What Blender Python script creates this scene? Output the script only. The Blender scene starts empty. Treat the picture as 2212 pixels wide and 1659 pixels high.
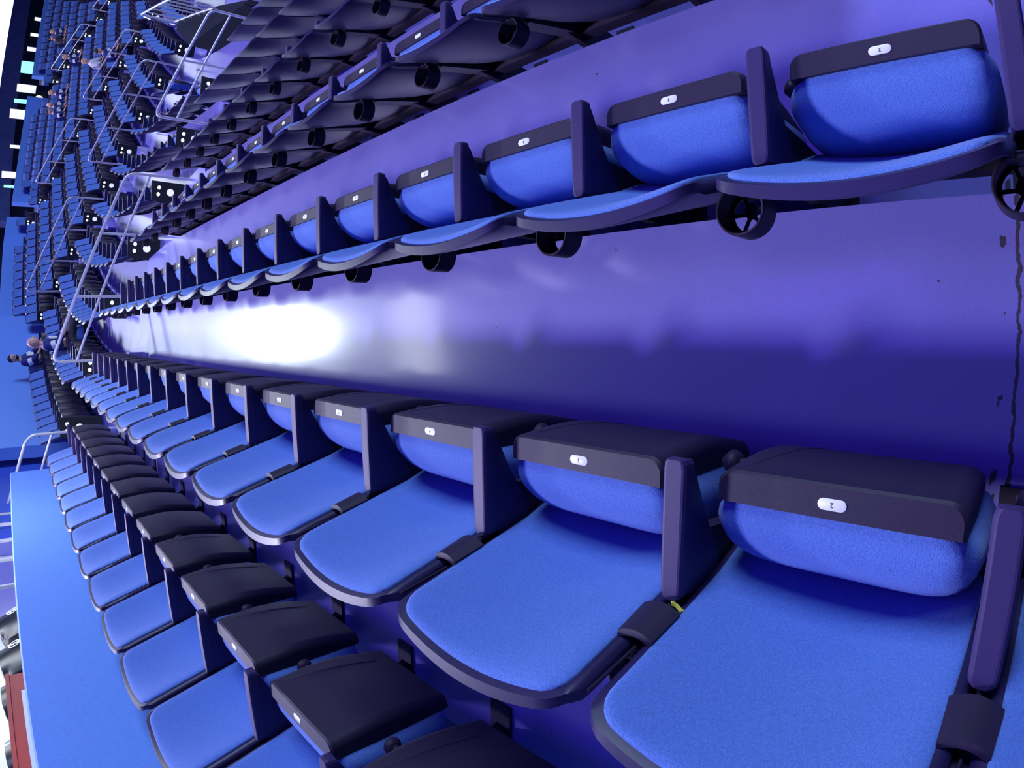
import bpy, math, random
from math import sin, cos, pi, radians, sqrt
from mathutils import Vector, Matrix

random.seed(7)
C = bpy.context.scene.collection
scene = bpy.context.scene

# ------------------------------------------------------------------ camera
# The photograph was taken with the phone turned on its side and a barrel-distorting ultra-wide lens.
CAM = dict(X=0.215, Y=-0.021, Z=1.556, yaw=-6.318, pitch=-43.579, roll=-4.404, f=1314.636, k=0.8)
def cam_axes():
    y, p, ro = radians(CAM['yaw']), radians(CAM['pitch']), radians(CAM['roll'])
    f = Vector((sin(y) * cos(p), cos(y) * cos(p), sin(p)))
    r = Vector((cos(y), -sin(y), 0))
    u = r.cross(f)
    return f, r * cos(ro) + u * sin(ro), -r * sin(ro) + u * cos(ro)
cf, cr, cu = cam_axes()
CAMPOS = Vector((CAM['X'], CAM['Y'], CAM['Z']))
cd = bpy.data.cameras.new('camera')
cam = bpy.data.objects.new('camera', cd)
C.objects.link(cam)
ax, ay, az_ = -cu, cr, -cf                       # picture right = true down, picture up = true right
cam.matrix_world = Matrix(((ax.x, ay.x, az_.x, CAMPOS.x), (ax.y, ay.y, az_.y, CAMPOS.y), (ax.z, ay.z, az_.z, CAMPOS.z), (0, 0, 0, 1)))
scene.camera = cam
cd.type = 'PANO'
cd.sensor_fit = 'HORIZONTAL'
cd.sensor_width = 22.12                           # 0.01 mm per pixel
cd.clip_end = 500
cyc = cd if hasattr(cd, 'panorama_type') else cd.cycles
cyc.panorama_type = 'FISHEYE_LENS_POLYNOMIAL'
cyc.fisheye_fov = radians(170)
def fit_poly():
    # theta(r) = atan(tan(k r / f) / k) as a quartic in r (mm), least squares
    F, k = CAM['f'] * 0.01, CAM['k']
    pts = [i * 14.2 / 60 for i in range(1, 61)]
    A = [[0.0] * 4 for _ in range(4)]; b = [0.0] * 4
    for r in pts:
        th = math.atan(math.tan(k * r / F) / k)
        for i in range(4):
            b[i] += th * r ** (i + 1)
            for j in range(4):
                A[i][j] += r ** (i + j + 2)
    for i in range(4):
        pv = A[i][i]
        for j in range(i + 1, 4):
            q = A[j][i] / pv
            for m in range(4): A[j][m] -= q * A[i][m]
            b[j] -= q * b[i]
    x = [0.0] * 4
    for i in (3, 2, 1, 0):
        x[i] = (b[i] - sum(A[i][m] * x[m] for m in range(i + 1, 4))) / A[i][i]
    return x
K = fit_poly()
cyc.fisheye_polynomial_k0 = 0.0
cyc.fisheye_polynomial_k1 = -K[0]
cyc.fisheye_polynomial_k2 = -K[1]
cyc.fisheye_polynomial_k3 = -K[2]
cyc.fisheye_polynomial_k4 = -K[3]

def project(P):
    d = Vector(P) - CAMPOS
    z, a, b = d.dot(cf), d.dot(cr), d.dot(cu)
    th = math.atan2(math.hypot(a, b), z)
    if th > 1.25: return None
    R = CAM['f'] * math.atan(CAM['k'] * math.tan(th)) / CAM['k']
    h = math.hypot(a, b) + 1e-9
    return 1106 - b / h * R, 829.5 - a / h * R
def seen(P, m=60):
    q = project(P)
    return q is not None and -m < q[0] < 2212 + m and -m < q[1] < 1659 + m

# ------------------------------------------------------------------ world, lights, exposure
scene.view_settings.view_transform = 'Standard'
scene.view_settings.look = 'None'
scene.view_settings.exposure = 0.0
scene.view_settings.gamma = 1.0
scene.view_settings.use_curve_mapping = False
w = bpy.data.worlds.new('arena_air'); scene.world = w; w.use_nodes = True
w.node_tree.nodes['Background'].inputs[0].default_value = (0.16, 0.10, 1.0, 1)
w.node_tree.nodes['Background'].inputs[1].default_value = 0.06

def area(name, loc, target, size, energy, color, sy=None):
    l = bpy.data.lights.new(name, 'AREA'); l.energy = energy; l.color = color; l.size = size
    if sy: l.shape = 'RECTANGLE'; l.size_y = sy
    o = bpy.data.objects.new(name, l); C.objects.link(o); o.location = loc
    o.rotation_euler = (Vector(target) - Vector(loc)).to_track_quat('-Z', 'Y').to_euler()
    return o
area('rafter_light', (-9.7, 26, 23), (1, 4, 0), 4.0, 9200, (0.86, 0.86, 1.0), 3.0)
area('rafter_light', (-7.9, 25, 23), (1, 4, 0), 1.6, 3400, (0.15, 0.03, 1.0), 1.6)
area('added_overhead_fill', (6, 7, 21), (0.5, 5, 0), 9.0, 1200, (0.14, 0.06, 1.0), 9.0)  # unseen blue fill, added as ambient for the shadowed treads
area('ice_side_light', (26, 3, 11), (0, 3, 0), 8.0, 6600, (0.54, 0.70, 1.0), 14)
area('far_light', (0.5, 46, 18.2), (0, 5, 0), 2.6, 5200, (0.80, 0.92, 1.0), 1.8)

# ------------------------------------------------------------------ materials
def mat(name, col, rough=0.5, spec=0.5, metal=0.0, noise=0.0, nscale=40, bump=0.0, bscale=300, emis=None, estr=0.0, alpha=1.0, trans=0.0, sheen=0.0):
    m = bpy.data.materials.new(name); m.use_nodes = True
    nt = m.node_tree; b = nt.nodes['Principled BSDF']
    b.inputs['Base Color'].default_value = (*col, 1)
    b.inputs['Roughness'].default_value = rough
    b.inputs['Metallic'].default_value = metal
    b.inputs['Specular IOR Level'].default_value = spec
    if sheen: b.inputs['Sheen Weight'].default_value = sheen
    if trans: b.inputs['Transmission Weight'].default_value = trans
    if emis: b.inputs['Emission Color'].default_value = (*emis, 1); b.inputs['Emission Strength'].default_value = estr
    if noise or bump:
        tc = nt.nodes.new('ShaderNodeTexCoord')
    if noise:
        n = nt.nodes.new('ShaderNodeTexNoise'); n.inputs['Scale'].default_value = nscale; n.inputs['Detail'].default_value = 6
        nt.links.new(tc.outputs['Object'], n.inputs['Vector'])
        r = nt.nodes.new('ShaderNodeValToRGB')
        r.color_ramp.elements[0].position = 0.3; r.color_ramp.elements[1].position = 0.7
        r.color_ramp.elements[0].color = (*[c * (1 - noise) for c in col], 1)
        r.color_ramp.elements[1].color = (*[min(1, c * (1 + noise)) for c in col], 1)
        nt.links.new(n.outputs['Fac'], r.inputs['Fac']); nt.links.new(r.outputs['Color'], b.inputs['Base Color'])
    if bump:
        n = nt.nodes.new('ShaderNodeTexNoise'); n.inputs['Scale'].default_value = bscale; n.inputs['Detail'].default_value = 3
        nt.links.new(tc.outputs['Object'], n.inputs['Vector'])
        bp = nt.nodes.new('ShaderNodeBump'); bp.inputs['Strength'].default_value = bump; bp.inputs['Distance'].default_value = 0.002
        nt.links.new(n.outputs['Fac'], bp.inputs['Height']); nt.links.new(bp.outputs['Normal'], b.inputs['Normal'])
    return m
M = {}
M['plastic'] = mat('charcoal_moulded_plastic', (0.026, 0.017, 0.046), 0.5, 0.32, bump=0.25, bscale=900)
M['smooth'] = mat('smooth_charcoal_plastic', (0.045, 0.028, 0.115), 0.5, 0.32, bump=0.08, bscale=700)
M['shell'] = mat('dark_shell_plastic', (0.021, 0.014, 0.075), 0.42, 0.45, bump=0.08, bscale=700)
M['fabric'] = mat('blue_upholstery', (0.11, 0.215, 0.62), 0.85, 0.2, noise=0.16, nscale=260, bump=0.6, bscale=420, sheen=0.15)
M['floor'] = None
M['label'] = mat('white_number_plate', (0.95, 0.97, 0.93), 0.35)
M['ink'] = mat('black_ink', (0.02, 0.02, 0.03), 0.5)
M['rail'] = mat('brushed_rail_metal', (0.72, 0.72, 0.76), 0.3, 0.6, 0.35)
M['wall'] = mat('blue_painted_wall', (0.15, 0.33, 0.92), 0.6, 0.3, noise=0.06, nscale=60, bump=0.2, bscale=200)
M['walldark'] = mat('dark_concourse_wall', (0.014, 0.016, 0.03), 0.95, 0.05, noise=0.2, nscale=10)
M['white'] = mat('white_laminate', (0.85, 0.86, 0.9), 0.4)
M['red'] = mat('red_painted_steel', (0.45, 0.02, 0.02), 0.4)
M['panel'] = mat('black_end_panel', (0.012, 0.016, 0.016), 0.5)
M['glow'] = mat('aisle_light_lens', (0.9, 0.95, 0.9), 0.4, emis=(0.85, 1.0, 0.95), estr=2.2)
M['disc'] = mat('row_marker_added_glow', (0.9, 0.92, 0.95), 0.4, emis=(0.85, 0.88, 1.0), estr=0.75)  # emission added so the white disc stands out in the dark
M['lamp'] = mat('warm_lamp_lens', (1, 0.8, 0.4), 0.4, emis=(1.0, 0.8, 0.4), estr=3)
M['cool'] = mat('lit_ceiling_panel', (0.9, 0.95, 1), 0.4, emis=(0.85, 0.95, 1.0), estr=3.5)
M['cyan'] = mat('cyan_screen', (0.3, 0.9, 0.95), 0.4, emis=(0.3, 0.95, 1.0), estr=1.2)
M['screen'] = mat('pale_lit_screen', (0.8, 0.8, 0.9), 0.4, emis=(0.8, 0.85, 1.0), estr=1.0)
M['yellow'] = mat('yellow_wrapper', (0.8, 0.75, 0.12), 0.5)
M['glass'] = mat('clear_glass', (0.75, 0.8, 1.0), 0.05, trans=0.9)

def floor_material():
    m = bpy.data.materials.new('sealed_painted_concrete'); m.use_nodes = True
    nt = m.node_tree; N = nt.nodes; L = nt.links; b = N['Principled BSDF']
    tc = N.new('ShaderNodeTexCoord')
    n1 = N.new('ShaderNodeTexNoise'); n1.inputs['Scale'].default_value = 1.4; n1.inputs['Detail'].default_value = 6
    n2 = N.new('ShaderNodeTexNoise'); n2.inputs['Scale'].default_value = 190; n2.inputs['Detail'].default_value = 3
    L.new(tc.outputs['Object'], n1.inputs['Vector']); L.new(tc.outputs['Object'], n2.inputs['Vector'])
    r1 = N.new('ShaderNodeValToRGB'); r1.color_ramp.elements[0].position = 0.3; r1.color_ramp.elements[1].position = 0.72
    r1.color_ramp.elements[0].color = (0.215, 0.20, 0.68, 1); r1.color_ramp.elements[1].color = (0.26, 0.24, 0.77, 1)
    L.new(n1.outputs['Fac'], r1.inputs['Fac'])
    mx = N.new('ShaderNodeMix'); mx.data_type = 'RGBA'; mx.blend_type = 'MULTIPLY'; mx.inputs[0].default_value = 0.35
    L.new(r1.outputs['Color'], mx.inputs[6]); L.new(n2.outputs['Color'], mx.inputs[7])
    # small dark spots scattered over the concrete
    vo = N.new('ShaderNodeTexVoronoi'); vo.inputs['Scale'].default_value = 5.5
    L.new(tc.outputs['Object'], vo.inputs['Vector'])
    n3 = N.new('ShaderNodeTexNoise'); n3.inputs['Scale'].default_value = 60; L.new(tc.outputs['Object'], n3.inputs['Vector'])
    ad = N.new('ShaderNodeMath'); ad.operation = 'MULTIPLY_ADD'; ad.inputs[1].default_value = 0.05
    L.new(n3.outputs['Fac'], ad.inputs[0]); L.new(vo.outputs['Distance'], ad.inputs[2])
    lt = N.new('ShaderNodeMath'); lt.operation = 'LESS_THAN'; lt.inputs[1].default_value = 0.052
    L.new(ad.outputs[0], lt.inputs[0])
    # rough worn joint that runs square across the treads, plus blotches beside it
    sx = N.new('ShaderNodeSeparateXYZ'); L.new(tc.outputs['Object'], sx.inputs[0])
    n4 = N.new('ShaderNodeTexNoise'); n4.inputs['Scale'].default_value = 22; n4.inputs['Detail'].default_value = 8; L.new(tc.outputs['Object'], n4.inputs['Vector'])
    a2 = N.new('ShaderNodeMath'); a2.operation = 'MULTIPLY_ADD'; a2.inputs[1].default_value = 0.03; L.new(n4.outputs['Fac'], a2.inputs[0]); L.new(sx.outputs['Y'], a2.inputs[2])
    s2 = N.new('ShaderNodeMath'); s2.operation = 'SUBTRACT'; s2.inputs[1].default_value = 0.045; L.new(a2.outputs[0], s2.inputs[0])
    ab = N.new('ShaderNodeMath'); ab.operation = 'ABSOLUTE'; L.new(s2.outputs[0], ab.inputs[0])
    l2 = N.new('ShaderNodeMath'); l2.operation = 'LESS_THAN'; l2.inputs[1].default_value = 0.0042; L.new(ab.outputs[0], l2.inputs[0])
    # blotches: noise threshold, only within 4 cm of the joint
    n5 = N.new('ShaderNodeTexNoise'); n5.inputs['Scale'].default_value = 12; n5.inputs['Detail'].default_value = 4; L.new(tc.outputs['Object'], n5.inputs['Vector'])
    g5 = N.new('ShaderNodeMath'); g5.operation = 'GREATER_THAN'; g5.inputs[1].default_value = 0.60; L.new(n5.outputs['Fac'], g5.inputs[0])
    s5 = N.new('ShaderNodeMath'); s5.operation = 'SUBTRACT'; s5.inputs[1].default_value = 0.063; L.new(sx.outputs['Y'], s5.inputs[0])
    a5 = N.new('ShaderNodeMath'); a5.operation = 'ABSOLUTE'; L.new(s5.outputs[0], a5.inputs[0])
    l5 = N.new('ShaderNodeMath'); l5.operation = 'LESS_THAN'; l5.inputs[1].default_value = 0.007; L.new(a5.outputs[0], l5.inputs[0])
    m5 = N.new('ShaderNodeMath'); m5.operation = 'MULTIPLY'; L.new(g5.outputs[0], m5.inputs[0]); L.new(l5.outputs[0], m5.inputs[1])
    mxm = N.new('ShaderNodeMath'); mxm.operation = 'MAXIMUM'; L.new(lt.outputs[0], mxm.inputs[0]); L.new(l2.outputs[0], mxm.inputs[1])
    mx2 = N.new('ShaderNodeMath'); mx2.operation = 'MAXIMUM'; L.new(mxm.outputs[0], mx2.inputs[0]); L.new(m5.outputs[0], mx2.inputs[1])
    md = N.new('ShaderNodeMix'); md.data_type = 'RGBA'; L.new(mx2.outputs[0], md.inputs[0])
    L.new(mx.outputs[2], md.inputs[6]); md.inputs[7].default_value = (0.06, 0.05, 0.08, 1)
    L.new(md.outputs[2], b.inputs['Base Color'])
    rr = N.new('ShaderNodeMath'); rr.operation = 'MULTIPLY_ADD'; rr.inputs[1].default_value = 0.12; rr.inputs[2].default_value = 0.36
    L.new(n1.outputs['Fac'], rr.inputs[0]); L.new(rr.outputs[0], b.inputs['Roughness'])
    b.inputs['Coat Weight'].default_value = 0.6; b.inputs['Coat Roughness'].default_value = 0.145; b.inputs['Specular IOR Level'].default_value = 0.25
    bp = N.new('ShaderNodeBump'); bp.inputs['Strength'].default_value = 0.12; bp.inputs['Distance'].default_value = 0.002
    L.new(n2.outputs['Fac'], bp.inputs['Height']); L.new(bp.outputs['Normal'], b.inputs['Normal'])
    return m
M['floor'] = floor_material()

# ------------------------------------------------------------------ mesh building
class MB:
    def __init__(s): s.v = []; s.f = []; s.m = []; s.sm = []; s.cm = 0
    def add(s, vs, fs, smooth=True):
        o = len(s.v); s.v += [tuple(p) for p in vs]
        for f in fs: s.f.append([i + o for i in f]); s.m.append(s.cm); s.sm.append(smooth)
    def box(s, x0, x1, y0, y1, z0, z1):
        s.add([(x0, y0, z0), (x1, y0, z0), (x1, y1, z0), (x0, y1, z0), (x0, y0, z1), (x1, y0, z1), (x1, y1, z1), (x0, y1, z1)],
              [(3, 2, 1, 0), (4, 5, 6, 7), (0, 1, 5, 4), (1, 2, 6, 5), (2, 3, 7, 6), (3, 0, 4, 7)], False)
    def loft(s, rings, cap=True, smooth=True, closed=True):
        n = len(rings[0]); vs = [p for r in rings for p in r]; fs = []
        for i in range(len(rings) - 1):
            for j in range(n if closed else n - 1):
                a, b = i * n + j, i * n + (j + 1) % n
                fs.append((a, b, b + n, a + n))
        if cap:
            fs.append(tuple(range(n))[::-1]); fs.append(tuple(range((len(rings) - 1) * n, len(rings) * n)))
        s.add(vs, fs, smooth)
    def tube(s, pts, r, n=10, cap=True):
        pts = [Vector(p) for p in pts]; rings = []; up = None
        rs = r if isinstance(r, (list, tuple)) else [r] * len(pts)
        for i, p in enumerate(pts):
            t = (pts[min(i + 1, len(pts) - 1)] - pts[max(i - 1, 0)]).normalized()
            if up is None: up = t.orthogonal().normalized()
            up = (up - t * up.dot(t)).normalized(); sd = t.cross(up)
            rings.append([tuple(p + (up * cos(a) + sd * sin(a)) * rs[i]) for a in [2 * pi * j / n for j in range(n)]])
        s.loft(rings, cap)
    def prism(s, poly, y0, y1, bev=0.0, smooth=False):
        # polygon in x,z swept along y
        if bev:
            cx = sum(p[0] for p in poly) / len(poly); cz = sum(p[1] for p in poly) / len(poly)
            sh = lambda k: [(p[0] + (cx - p[0]) * k / max(0.01, math.hypot(cx - p[0], cz - p[1])), p[1] + (cz - p[1]) * k / max(0.01, math.hypot(cx - p[0], cz - p[1]))) for p in poly]
            sgn = 1 if y1 > y0 else -1
            rings = [[(p[0], y0, p[1]) for p in sh(bev)], [(p[0], y0 + bev * sgn, p[1]) for p in poly], [(p[0], y1 - bev * sgn, p[1]) for p in poly], [(p[0], y1, p[1]) for p in sh(bev)]]
        else:
            rings = [[(p[0], y0, p[1]) for p in poly], [(p[0], y1, p[1]) for p in poly]]
        s.loft(rings, True, smooth)
    def panel(s, nu, nv, hw, hh, r, cy, cz, front, back, smooth=True, taper=None):
        # rounded-rectangle slab in y,z ; front/back(y, z, a, b) give x
        A = [sin(pi / 2 * (2 * i / nu - 1)) for i in range(nu + 1)]; B = [sin(pi / 2 * (2 * j / nv - 1)) for j in range(nv + 1)]
        def pt(a, b):
            y, z = a * hw, b * hh
            px_, pz = abs(y) - (hw - r), abs(z) - (hh - r)
            if px_ > 0 and pz > 0:
                Ln = math.hypot(px_, pz); mx = max(px_, pz)
                y = math.copysign(hw - r + px_ / Ln * mx, y); z = math.copysign(hh - r + pz / Ln * mx, z)
            if taper: y *= taper(b)
            return y + cy, z + cz
        F, K_ = [], []
        for j in range(nv + 1):
            for i in range(nu + 1):
                y, z = pt(A[i], B[j])
                F.append((front(y - cy, z, A[i], B[j]), y, z)); K_.append((back(y - cy, z, A[i], B[j]), y, z))
        n = nu + 1; fs = []
        for j in range(nv):
            for i in range(nu):
                a = j * n + i
                fs.append((a, a + 1, a + n + 1, a + n)); fs.append((a + len(F), a + n + len(F), a + n + 1 + len(F), a + 1 + len(F)))
        rim = [i for i in range(n)] + [j * n + nu for j in range(1, nv + 1)] + [nv * n + i for i in range(nu - 1, -1, -1)] + [j * n for j in range(nv - 1, 0, -1)]
        for q in range(len(rim)):
            a, b = rim[q], rim[(q + 1) % len(rim)]
            fs.append((b, a, a + len(F), b + len(F)))
        s.add(F + K_, fs, smooth)
    def ball(s, c, rx, ry=None, rz=None, n=12, m=8):
        ry = ry or rx; rz = rz or rx; rings = []
        for j in range(m + 1):
            t = -pi / 2 + pi * j / m; q = max(cos(t), 0.001)
            rings.append([(c[0] + rx * q * cos(2 * pi * i / n), c[1] + ry * q * sin(2 * pi * i / n), c[2] + rz * sin(t)) for i in range(n)])
        s.loft(rings)
    def xform(s, mtx, start=0):
        for i in range(start, len(s.v)): s.v[i] = tuple(mtx @ Vector(s.v[i]))
    def mesh(s, name, mats):
        me = bpy.data.meshes.new(name)
        me.from_pydata(s.v, [], s.f)
        for m in (mats if isinstance(mats, (list, tuple)) else [mats]): me.materials.append(m)
        me.polygons.foreach_set('material_index', s.m)
        me.polygons.foreach_set('use_smooth', s.sm)
        me.update()
        return me
def sharp(me, deg=38):
    import bmesh
    bm = bmesh.new(); bm.from_mesh(me)
    bmesh.ops.recalc_face_normals(bm, faces=bm.faces)
    lim = radians(deg)
    for e in bm.edges:
        if len(e.link_faces) == 2: e.smooth = e.calc_face_angle(0) < lim
    bm.to_mesh(me); bm.free()
    return me
def obj(name, me, parent=None, loc=None, rz=None):
    o = bpy.data.objects.new(name, me); C.objects.link(o)
    if parent: o.parent = parent
    if loc is not None: o.location = loc
    if rz is not None: o.rotation_euler = (0, 0, rz)
    return o
def build(name, mb, m, parent=None, deg=38, loc=None, rz=None):
    return obj(name, sharp(mb.mesh(name, m), deg), parent, loc, rz)
def tag(o, label, cat, group=None, kind=None):
    o['label'] = label
    if cat: o['category'] = cat
    if group: o['group'] = group
    if kind: o['kind'] = kind
    return o
def thing(name, label, cat, loc=(0, 0, 0), rz=0, group=None):
    o = bpy.data.objects.new(name, None); C.objects.link(o); o.empty_display_size = 0.1
    o.location = loc; o.rotation_euler = (0, 0, rz)
    return tag(o, label, cat, group)
def struct(name, mb, m, label=None, deg=30):
    o = build(name, mb, m, None, deg); o['kind'] = 'structure'
    if label: o['label'] = label
    return o

# ------------------------------------------------------------------ plan of the stand
D, R, RC = 0.855, 0.325, 0.365
NOSE = 0.540
def zrow(k): return -R * k if k >= 0 else -RC * k
KAP = 0.002
AP = [((-0.03, 9.15), 0.05, 0.0), ((1.5, 16.6), 0.45, 0.0), ((5.4, 22.9), 0.70, -0.15), ((11.8, 29.2), 0.97, -0.6), ((20.5, 34.0), 1.2, -0.9)]
def near_pos(rho, s):
    r0 = 1 / KAP; r = r0 - rho; th = s / r
    return (r0 - r * cos(th), r * sin(th)), th
def far_base(q, t):
    (p0, h0, z0), (p1, h1, z1) = AP[q], AP[q + 1]
    Ld = math.hypot(p1[0] - p0[0], p1[1] - p0[1])
    m0 = (sin(h0) * Ld, cos(h0) * Ld); m1 = (sin(h1) * Ld, cos(h1) * Ld)
    a, b, c, d = 2 * t**3 - 3 * t**2 + 1, t**3 - 2 * t**2 + t, -2 * t**3 + 3 * t**2, t**3 - t**2
    x = a * p0[0] + b * m0[0] + c * p1[0] + d * m1[0]; y = a * p0[1] + b * m0[1] + c * p1[1] + d * m1[1]
    a, b, c, d = 6 * t**2 - 6 * t, 3 * t**2 - 4 * t + 1, -6 * t**2 + 6 * t, 3 * t**2 - 2 * t
    dx = a * p0[0] + b * m0[0] + c * p1[0] + d * m1[0]; dy = a * p0[1] + b * m0[1] + c * p1[1] + d * m1[1]
    return (x, y), math.atan2(dx, dy), z0 + (z1 - z0) * t
def far_pos(q, rho, t):
    (x, y), h, zo = far_base(q, t)
    return (x + rho * cos(h), y - rho * sin(h)), h, zo
HALF = 0.62
def far_line(q, rho):
    # arc-length table of the row line between the two aisles: list of (s, t)
    tab = [(0.0, 0.0)]; last = far_pos(q, rho, 0)[0]
    for i in range(1, 101):
        p = far_pos(q, rho, i / 100)[0]; tab.append((tab[-1][0] + math.hypot(p[0] - last[0], p[1] - last[1]), i / 100)); last = p
    return tab
def t_at(tab, s):
    for (s0, t0), (s1, t1) in zip(tab, tab[1:]):
        if s <= s1: return t0 + (t1 - t0) * (s - s0) / max(1e-9, s1 - s0)
    return 1.0

# ------------------------------------------------------------------ stepped concrete
def profile(k0, k1, half=False):
    P = []
    x = (k0 - 1) * D + NOSE
    P.append((x, -7.0))
    for k in range(k0, k1 + 1):
        z = zrow(k); xs = (k - 1) * D + NOSE; xe = k * D + NOSE
        if half and k > k0:
            zm = (zrow(k - 1) + z) / 2
            P.append((xs, zm)); P.append((xs + 0.30, zm)); P.append((xs + 0.30, z))
        else:
            P.append((xs, z))
        P.append((xe, z))
    P.append(((k1) * D + NOSE, -7.0))
    return P
def sweep(name, prof, stations, label=None, m=None):
    mb = MB(); rings = [[(f(rho)[0], f(rho)[1], z + f(rho)[2]) for rho, z in prof] for f in stations]
    mb.loft(rings, True, False)
    return struct(name, mb, m or M['floor'], label, 10)
K1 = 9
st = []
for i in range(0, 13):
    s = -2.2 + (8.45 + 2.2) * i / 12
    st.append((lambda s: (lambda rho: (*near_pos(rho, s)[0], 0.0)))(s))
sweep('floor', profile(-1, K1), st, 'violet-lit sealed concrete treads under the nearest seating block')
# first aisle, between the near block and the next one
def aisle_sts(q):
    out = []
    if q == 0:
        out.append(lambda rho: (*near_pos(rho, 8.45)[0], 0.0))
    else:
        out.append((lambda q: (lambda rho: (lambda tab: (*far_pos(q - 1, rho, t_at(tab, tab[-1][0] - HALF))[0], AP[q][2]))(far_line(q - 1, rho))))(q))
    out.append((lambda q: (lambda rho: (lambda tab: (*far_pos(q, rho, t_at(tab, HALF))[0], AP[q][2]))(far_line(q, rho))))(q))
    return out
KF = [(-1, 12), (-2, 14), (-2, 15), (-2, 15)]     # first and last row of each far block
for q in range(4):
    sweep('floor', profile(KF[q][0] - (q > 0), KF[q][1], True), aisle_sts(q), 'concrete stair aisle')
    tabs = {}
    sts = []
    for i in range(0, 13):
        def f(rho, i=i, q=q):
            key = round(rho, 4)
            if key not in tabs: tabs[key] = far_line(q, rho)
            tab = tabs[key]; s = HALF + (tab[-1][0] - 2 * HALF) * i / 12; t = t_at(tab, s)
            return (*far_pos(q, rho, t)[0], far_base(q, t)[2])
        sts.append(f)
    sweep('floor', profile(*KF[q]), sts, 'concrete treads of a farther seating block')

# ------------------------------------------------------------------ the folding seat
# local frame: x towards the ice, y along the row, z up; origin on the tread below the armrest fronts, mid-seat
SW = 0.253
def xface(y, z, hw=SW):
    lean = -0.275 - (z - 0.63) * 0.285 - 0.25 * max(0, z - 0.80) ** 2
    if z < 0.5: lean += (z - 0.5) * -0.10
    q = max(-1.0, min(1.0, y / hw))
    wrap = max(0.0, abs(q) - 0.93) / 0.07
    return lean - 0.042 * (1 - q * q) - 0.014 * wrap * wrap
def back_shell(nu, nv):
    mb = MB()
    ar = lambda y, z: z
    def fr(y, z, a, b): return xface(y, z) + 0.002 - 0.006 * max(abs(a), abs(b)) ** 14
    def bk(y, z, a, b):
        th = 0.030 + 0.006 * (1 - a * a)
        return xface(y, z) - th + 0.007 * max(abs(a), abs(b)) ** 10
    mb.panel(nu, nv, SW, 0.285, 0.055, 0, 0.615, fr, bk)
    for i, v in enumerate(mb.v):
        q = v[1] / SW
        mb.v[i] = (v[0], v[1], v[2] + 0.016 * (1 - q * q) * max(0, (v[2] - 0.5) / 0.4))
    return mb
def back_pad(nu, nv):
    mb = MB()
    def fr(y, z, a, b): return xface(y, z) + 0.003 + 0.013 * (1 - abs(a) ** 8) ** .5 * (1 - abs(b) ** 10) ** .5
    def bk(y, z, a, b): return xface(y, z) - 0.004
    mb.panel(nu, nv, SW - 0.022, 0.272, 0.045, 0, 0.615, fr, bk)
    for i, v in enumerate(mb.v):
        q = v[1] / SW
        mb.v[i] = (v[0], v[1], v[2] + 0.016 * (1 - q * q) * max(0, (v[2] - 0.5) / 0.4))
    return mb
PW, PT = 0.207, 0.578
def pan_shell(nc, nz):
    # folded-up seat pan: thin tray, its front lip now on top
    mb = MB(); rings = []
    for j in range(nz + 1):
        b = j / nz; z = 0.17 + (PT - 0.17) * b
        hw = PW * (0.96 + 0.04 * min(1, b * 1.6)); xo = -0.016 + 0.016 * sin(pi * min(1, (1 - b) * 1.05)) ** 1.2 - 0.02 * (1 - b) ** 3
        xi = -0.074; r = 0.030
        if j == nz: hw -= 0.005; xo -= 0.005; z = PT
        if j == nz - 1: z = PT - 0.006; hw = PW; xo = -0.016
        ring = [(xi, -hw, z)]
        for sg in (-1, 1):
            for i in range(nc + 1):
                a = (pi / 2) * i / nc
                if sg < 0: ring.append((xo - r + r * sin(a), -hw + r - r * cos(a), z))
                else: ring.append((xo - r + r * cos(a), hw - r + r * sin(a), z))
        ring.append((xi, hw, z))
        rings.append(ring)
    mb.loft(rings, True)
    return mb
def cushion(nu, nv):
    mb = MB()
    def fr(y, z, a, b): return -0.0735
    def bk(y, z, a, b):
        tz = (1 - max(0, b) ** 2.6) ** .5 if b > 0 else (1 - abs(b) ** 4) ** .5
        return -0.076 - 0.016 * (1 - abs(a) ** 12) - 0.128 * tz * (1 - abs(a) ** 7) ** .5
    mb.panel(nu, nv, 0.238, 0.195, 0.05, 0, 0.372, fr, bk)
    for i, v in enumerate(mb.v):
        q = min(1, max(0, (-0.0735 - v[0]) / 0.05)); mb.v[i] = (v[0], v[1] * (0.865 + 0.135 * q ** 0.5), v[2])
    return mb
def armrest():
    mb = MB(); rings = []; hw = 0.0235
    xs = [0.0, -0.003, -0.010, -0.02] + [-0.05, -0.12, -0.2] + [-0.25, -0.262, -0.268]
    ws = [0.55, 0.78, 0.93, 1.0, 1.0, 1.0, 0.98, 0.95, 0.85, 0.6]
    for x, wv in zip(xs, ws):
        h = hw * wv; zt = 0.634 - (0.006 if x > -0.002 else 0.0) - 0.03 * max(0, -x - 0.05) ** 2 * 4; zb = 0.602 + (0.012 if x > -0.002 else 0)
        rings.append([(x, -h, zb), (x, -h, zt - 0.006), (x, -h + 0.004, zt - 0.001), (x, -h + 0.008, zt), (x, h - 0.008, zt), (x, h - 0.004, zt - 0.001), (x, h, zt - 0.006), (x, h, zb)])
    mb.loft(rings, True)
    mb.prism([(-0.006, 0.608), (-0.262, 0.608), (-0.276, 0.52), (-0.262, 0.47), (-0.21, 0.48), (-0.11, 0.545), (-0.02, 0.592)], -0.019, 0.019, 0.003, False)
    return mb
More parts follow.
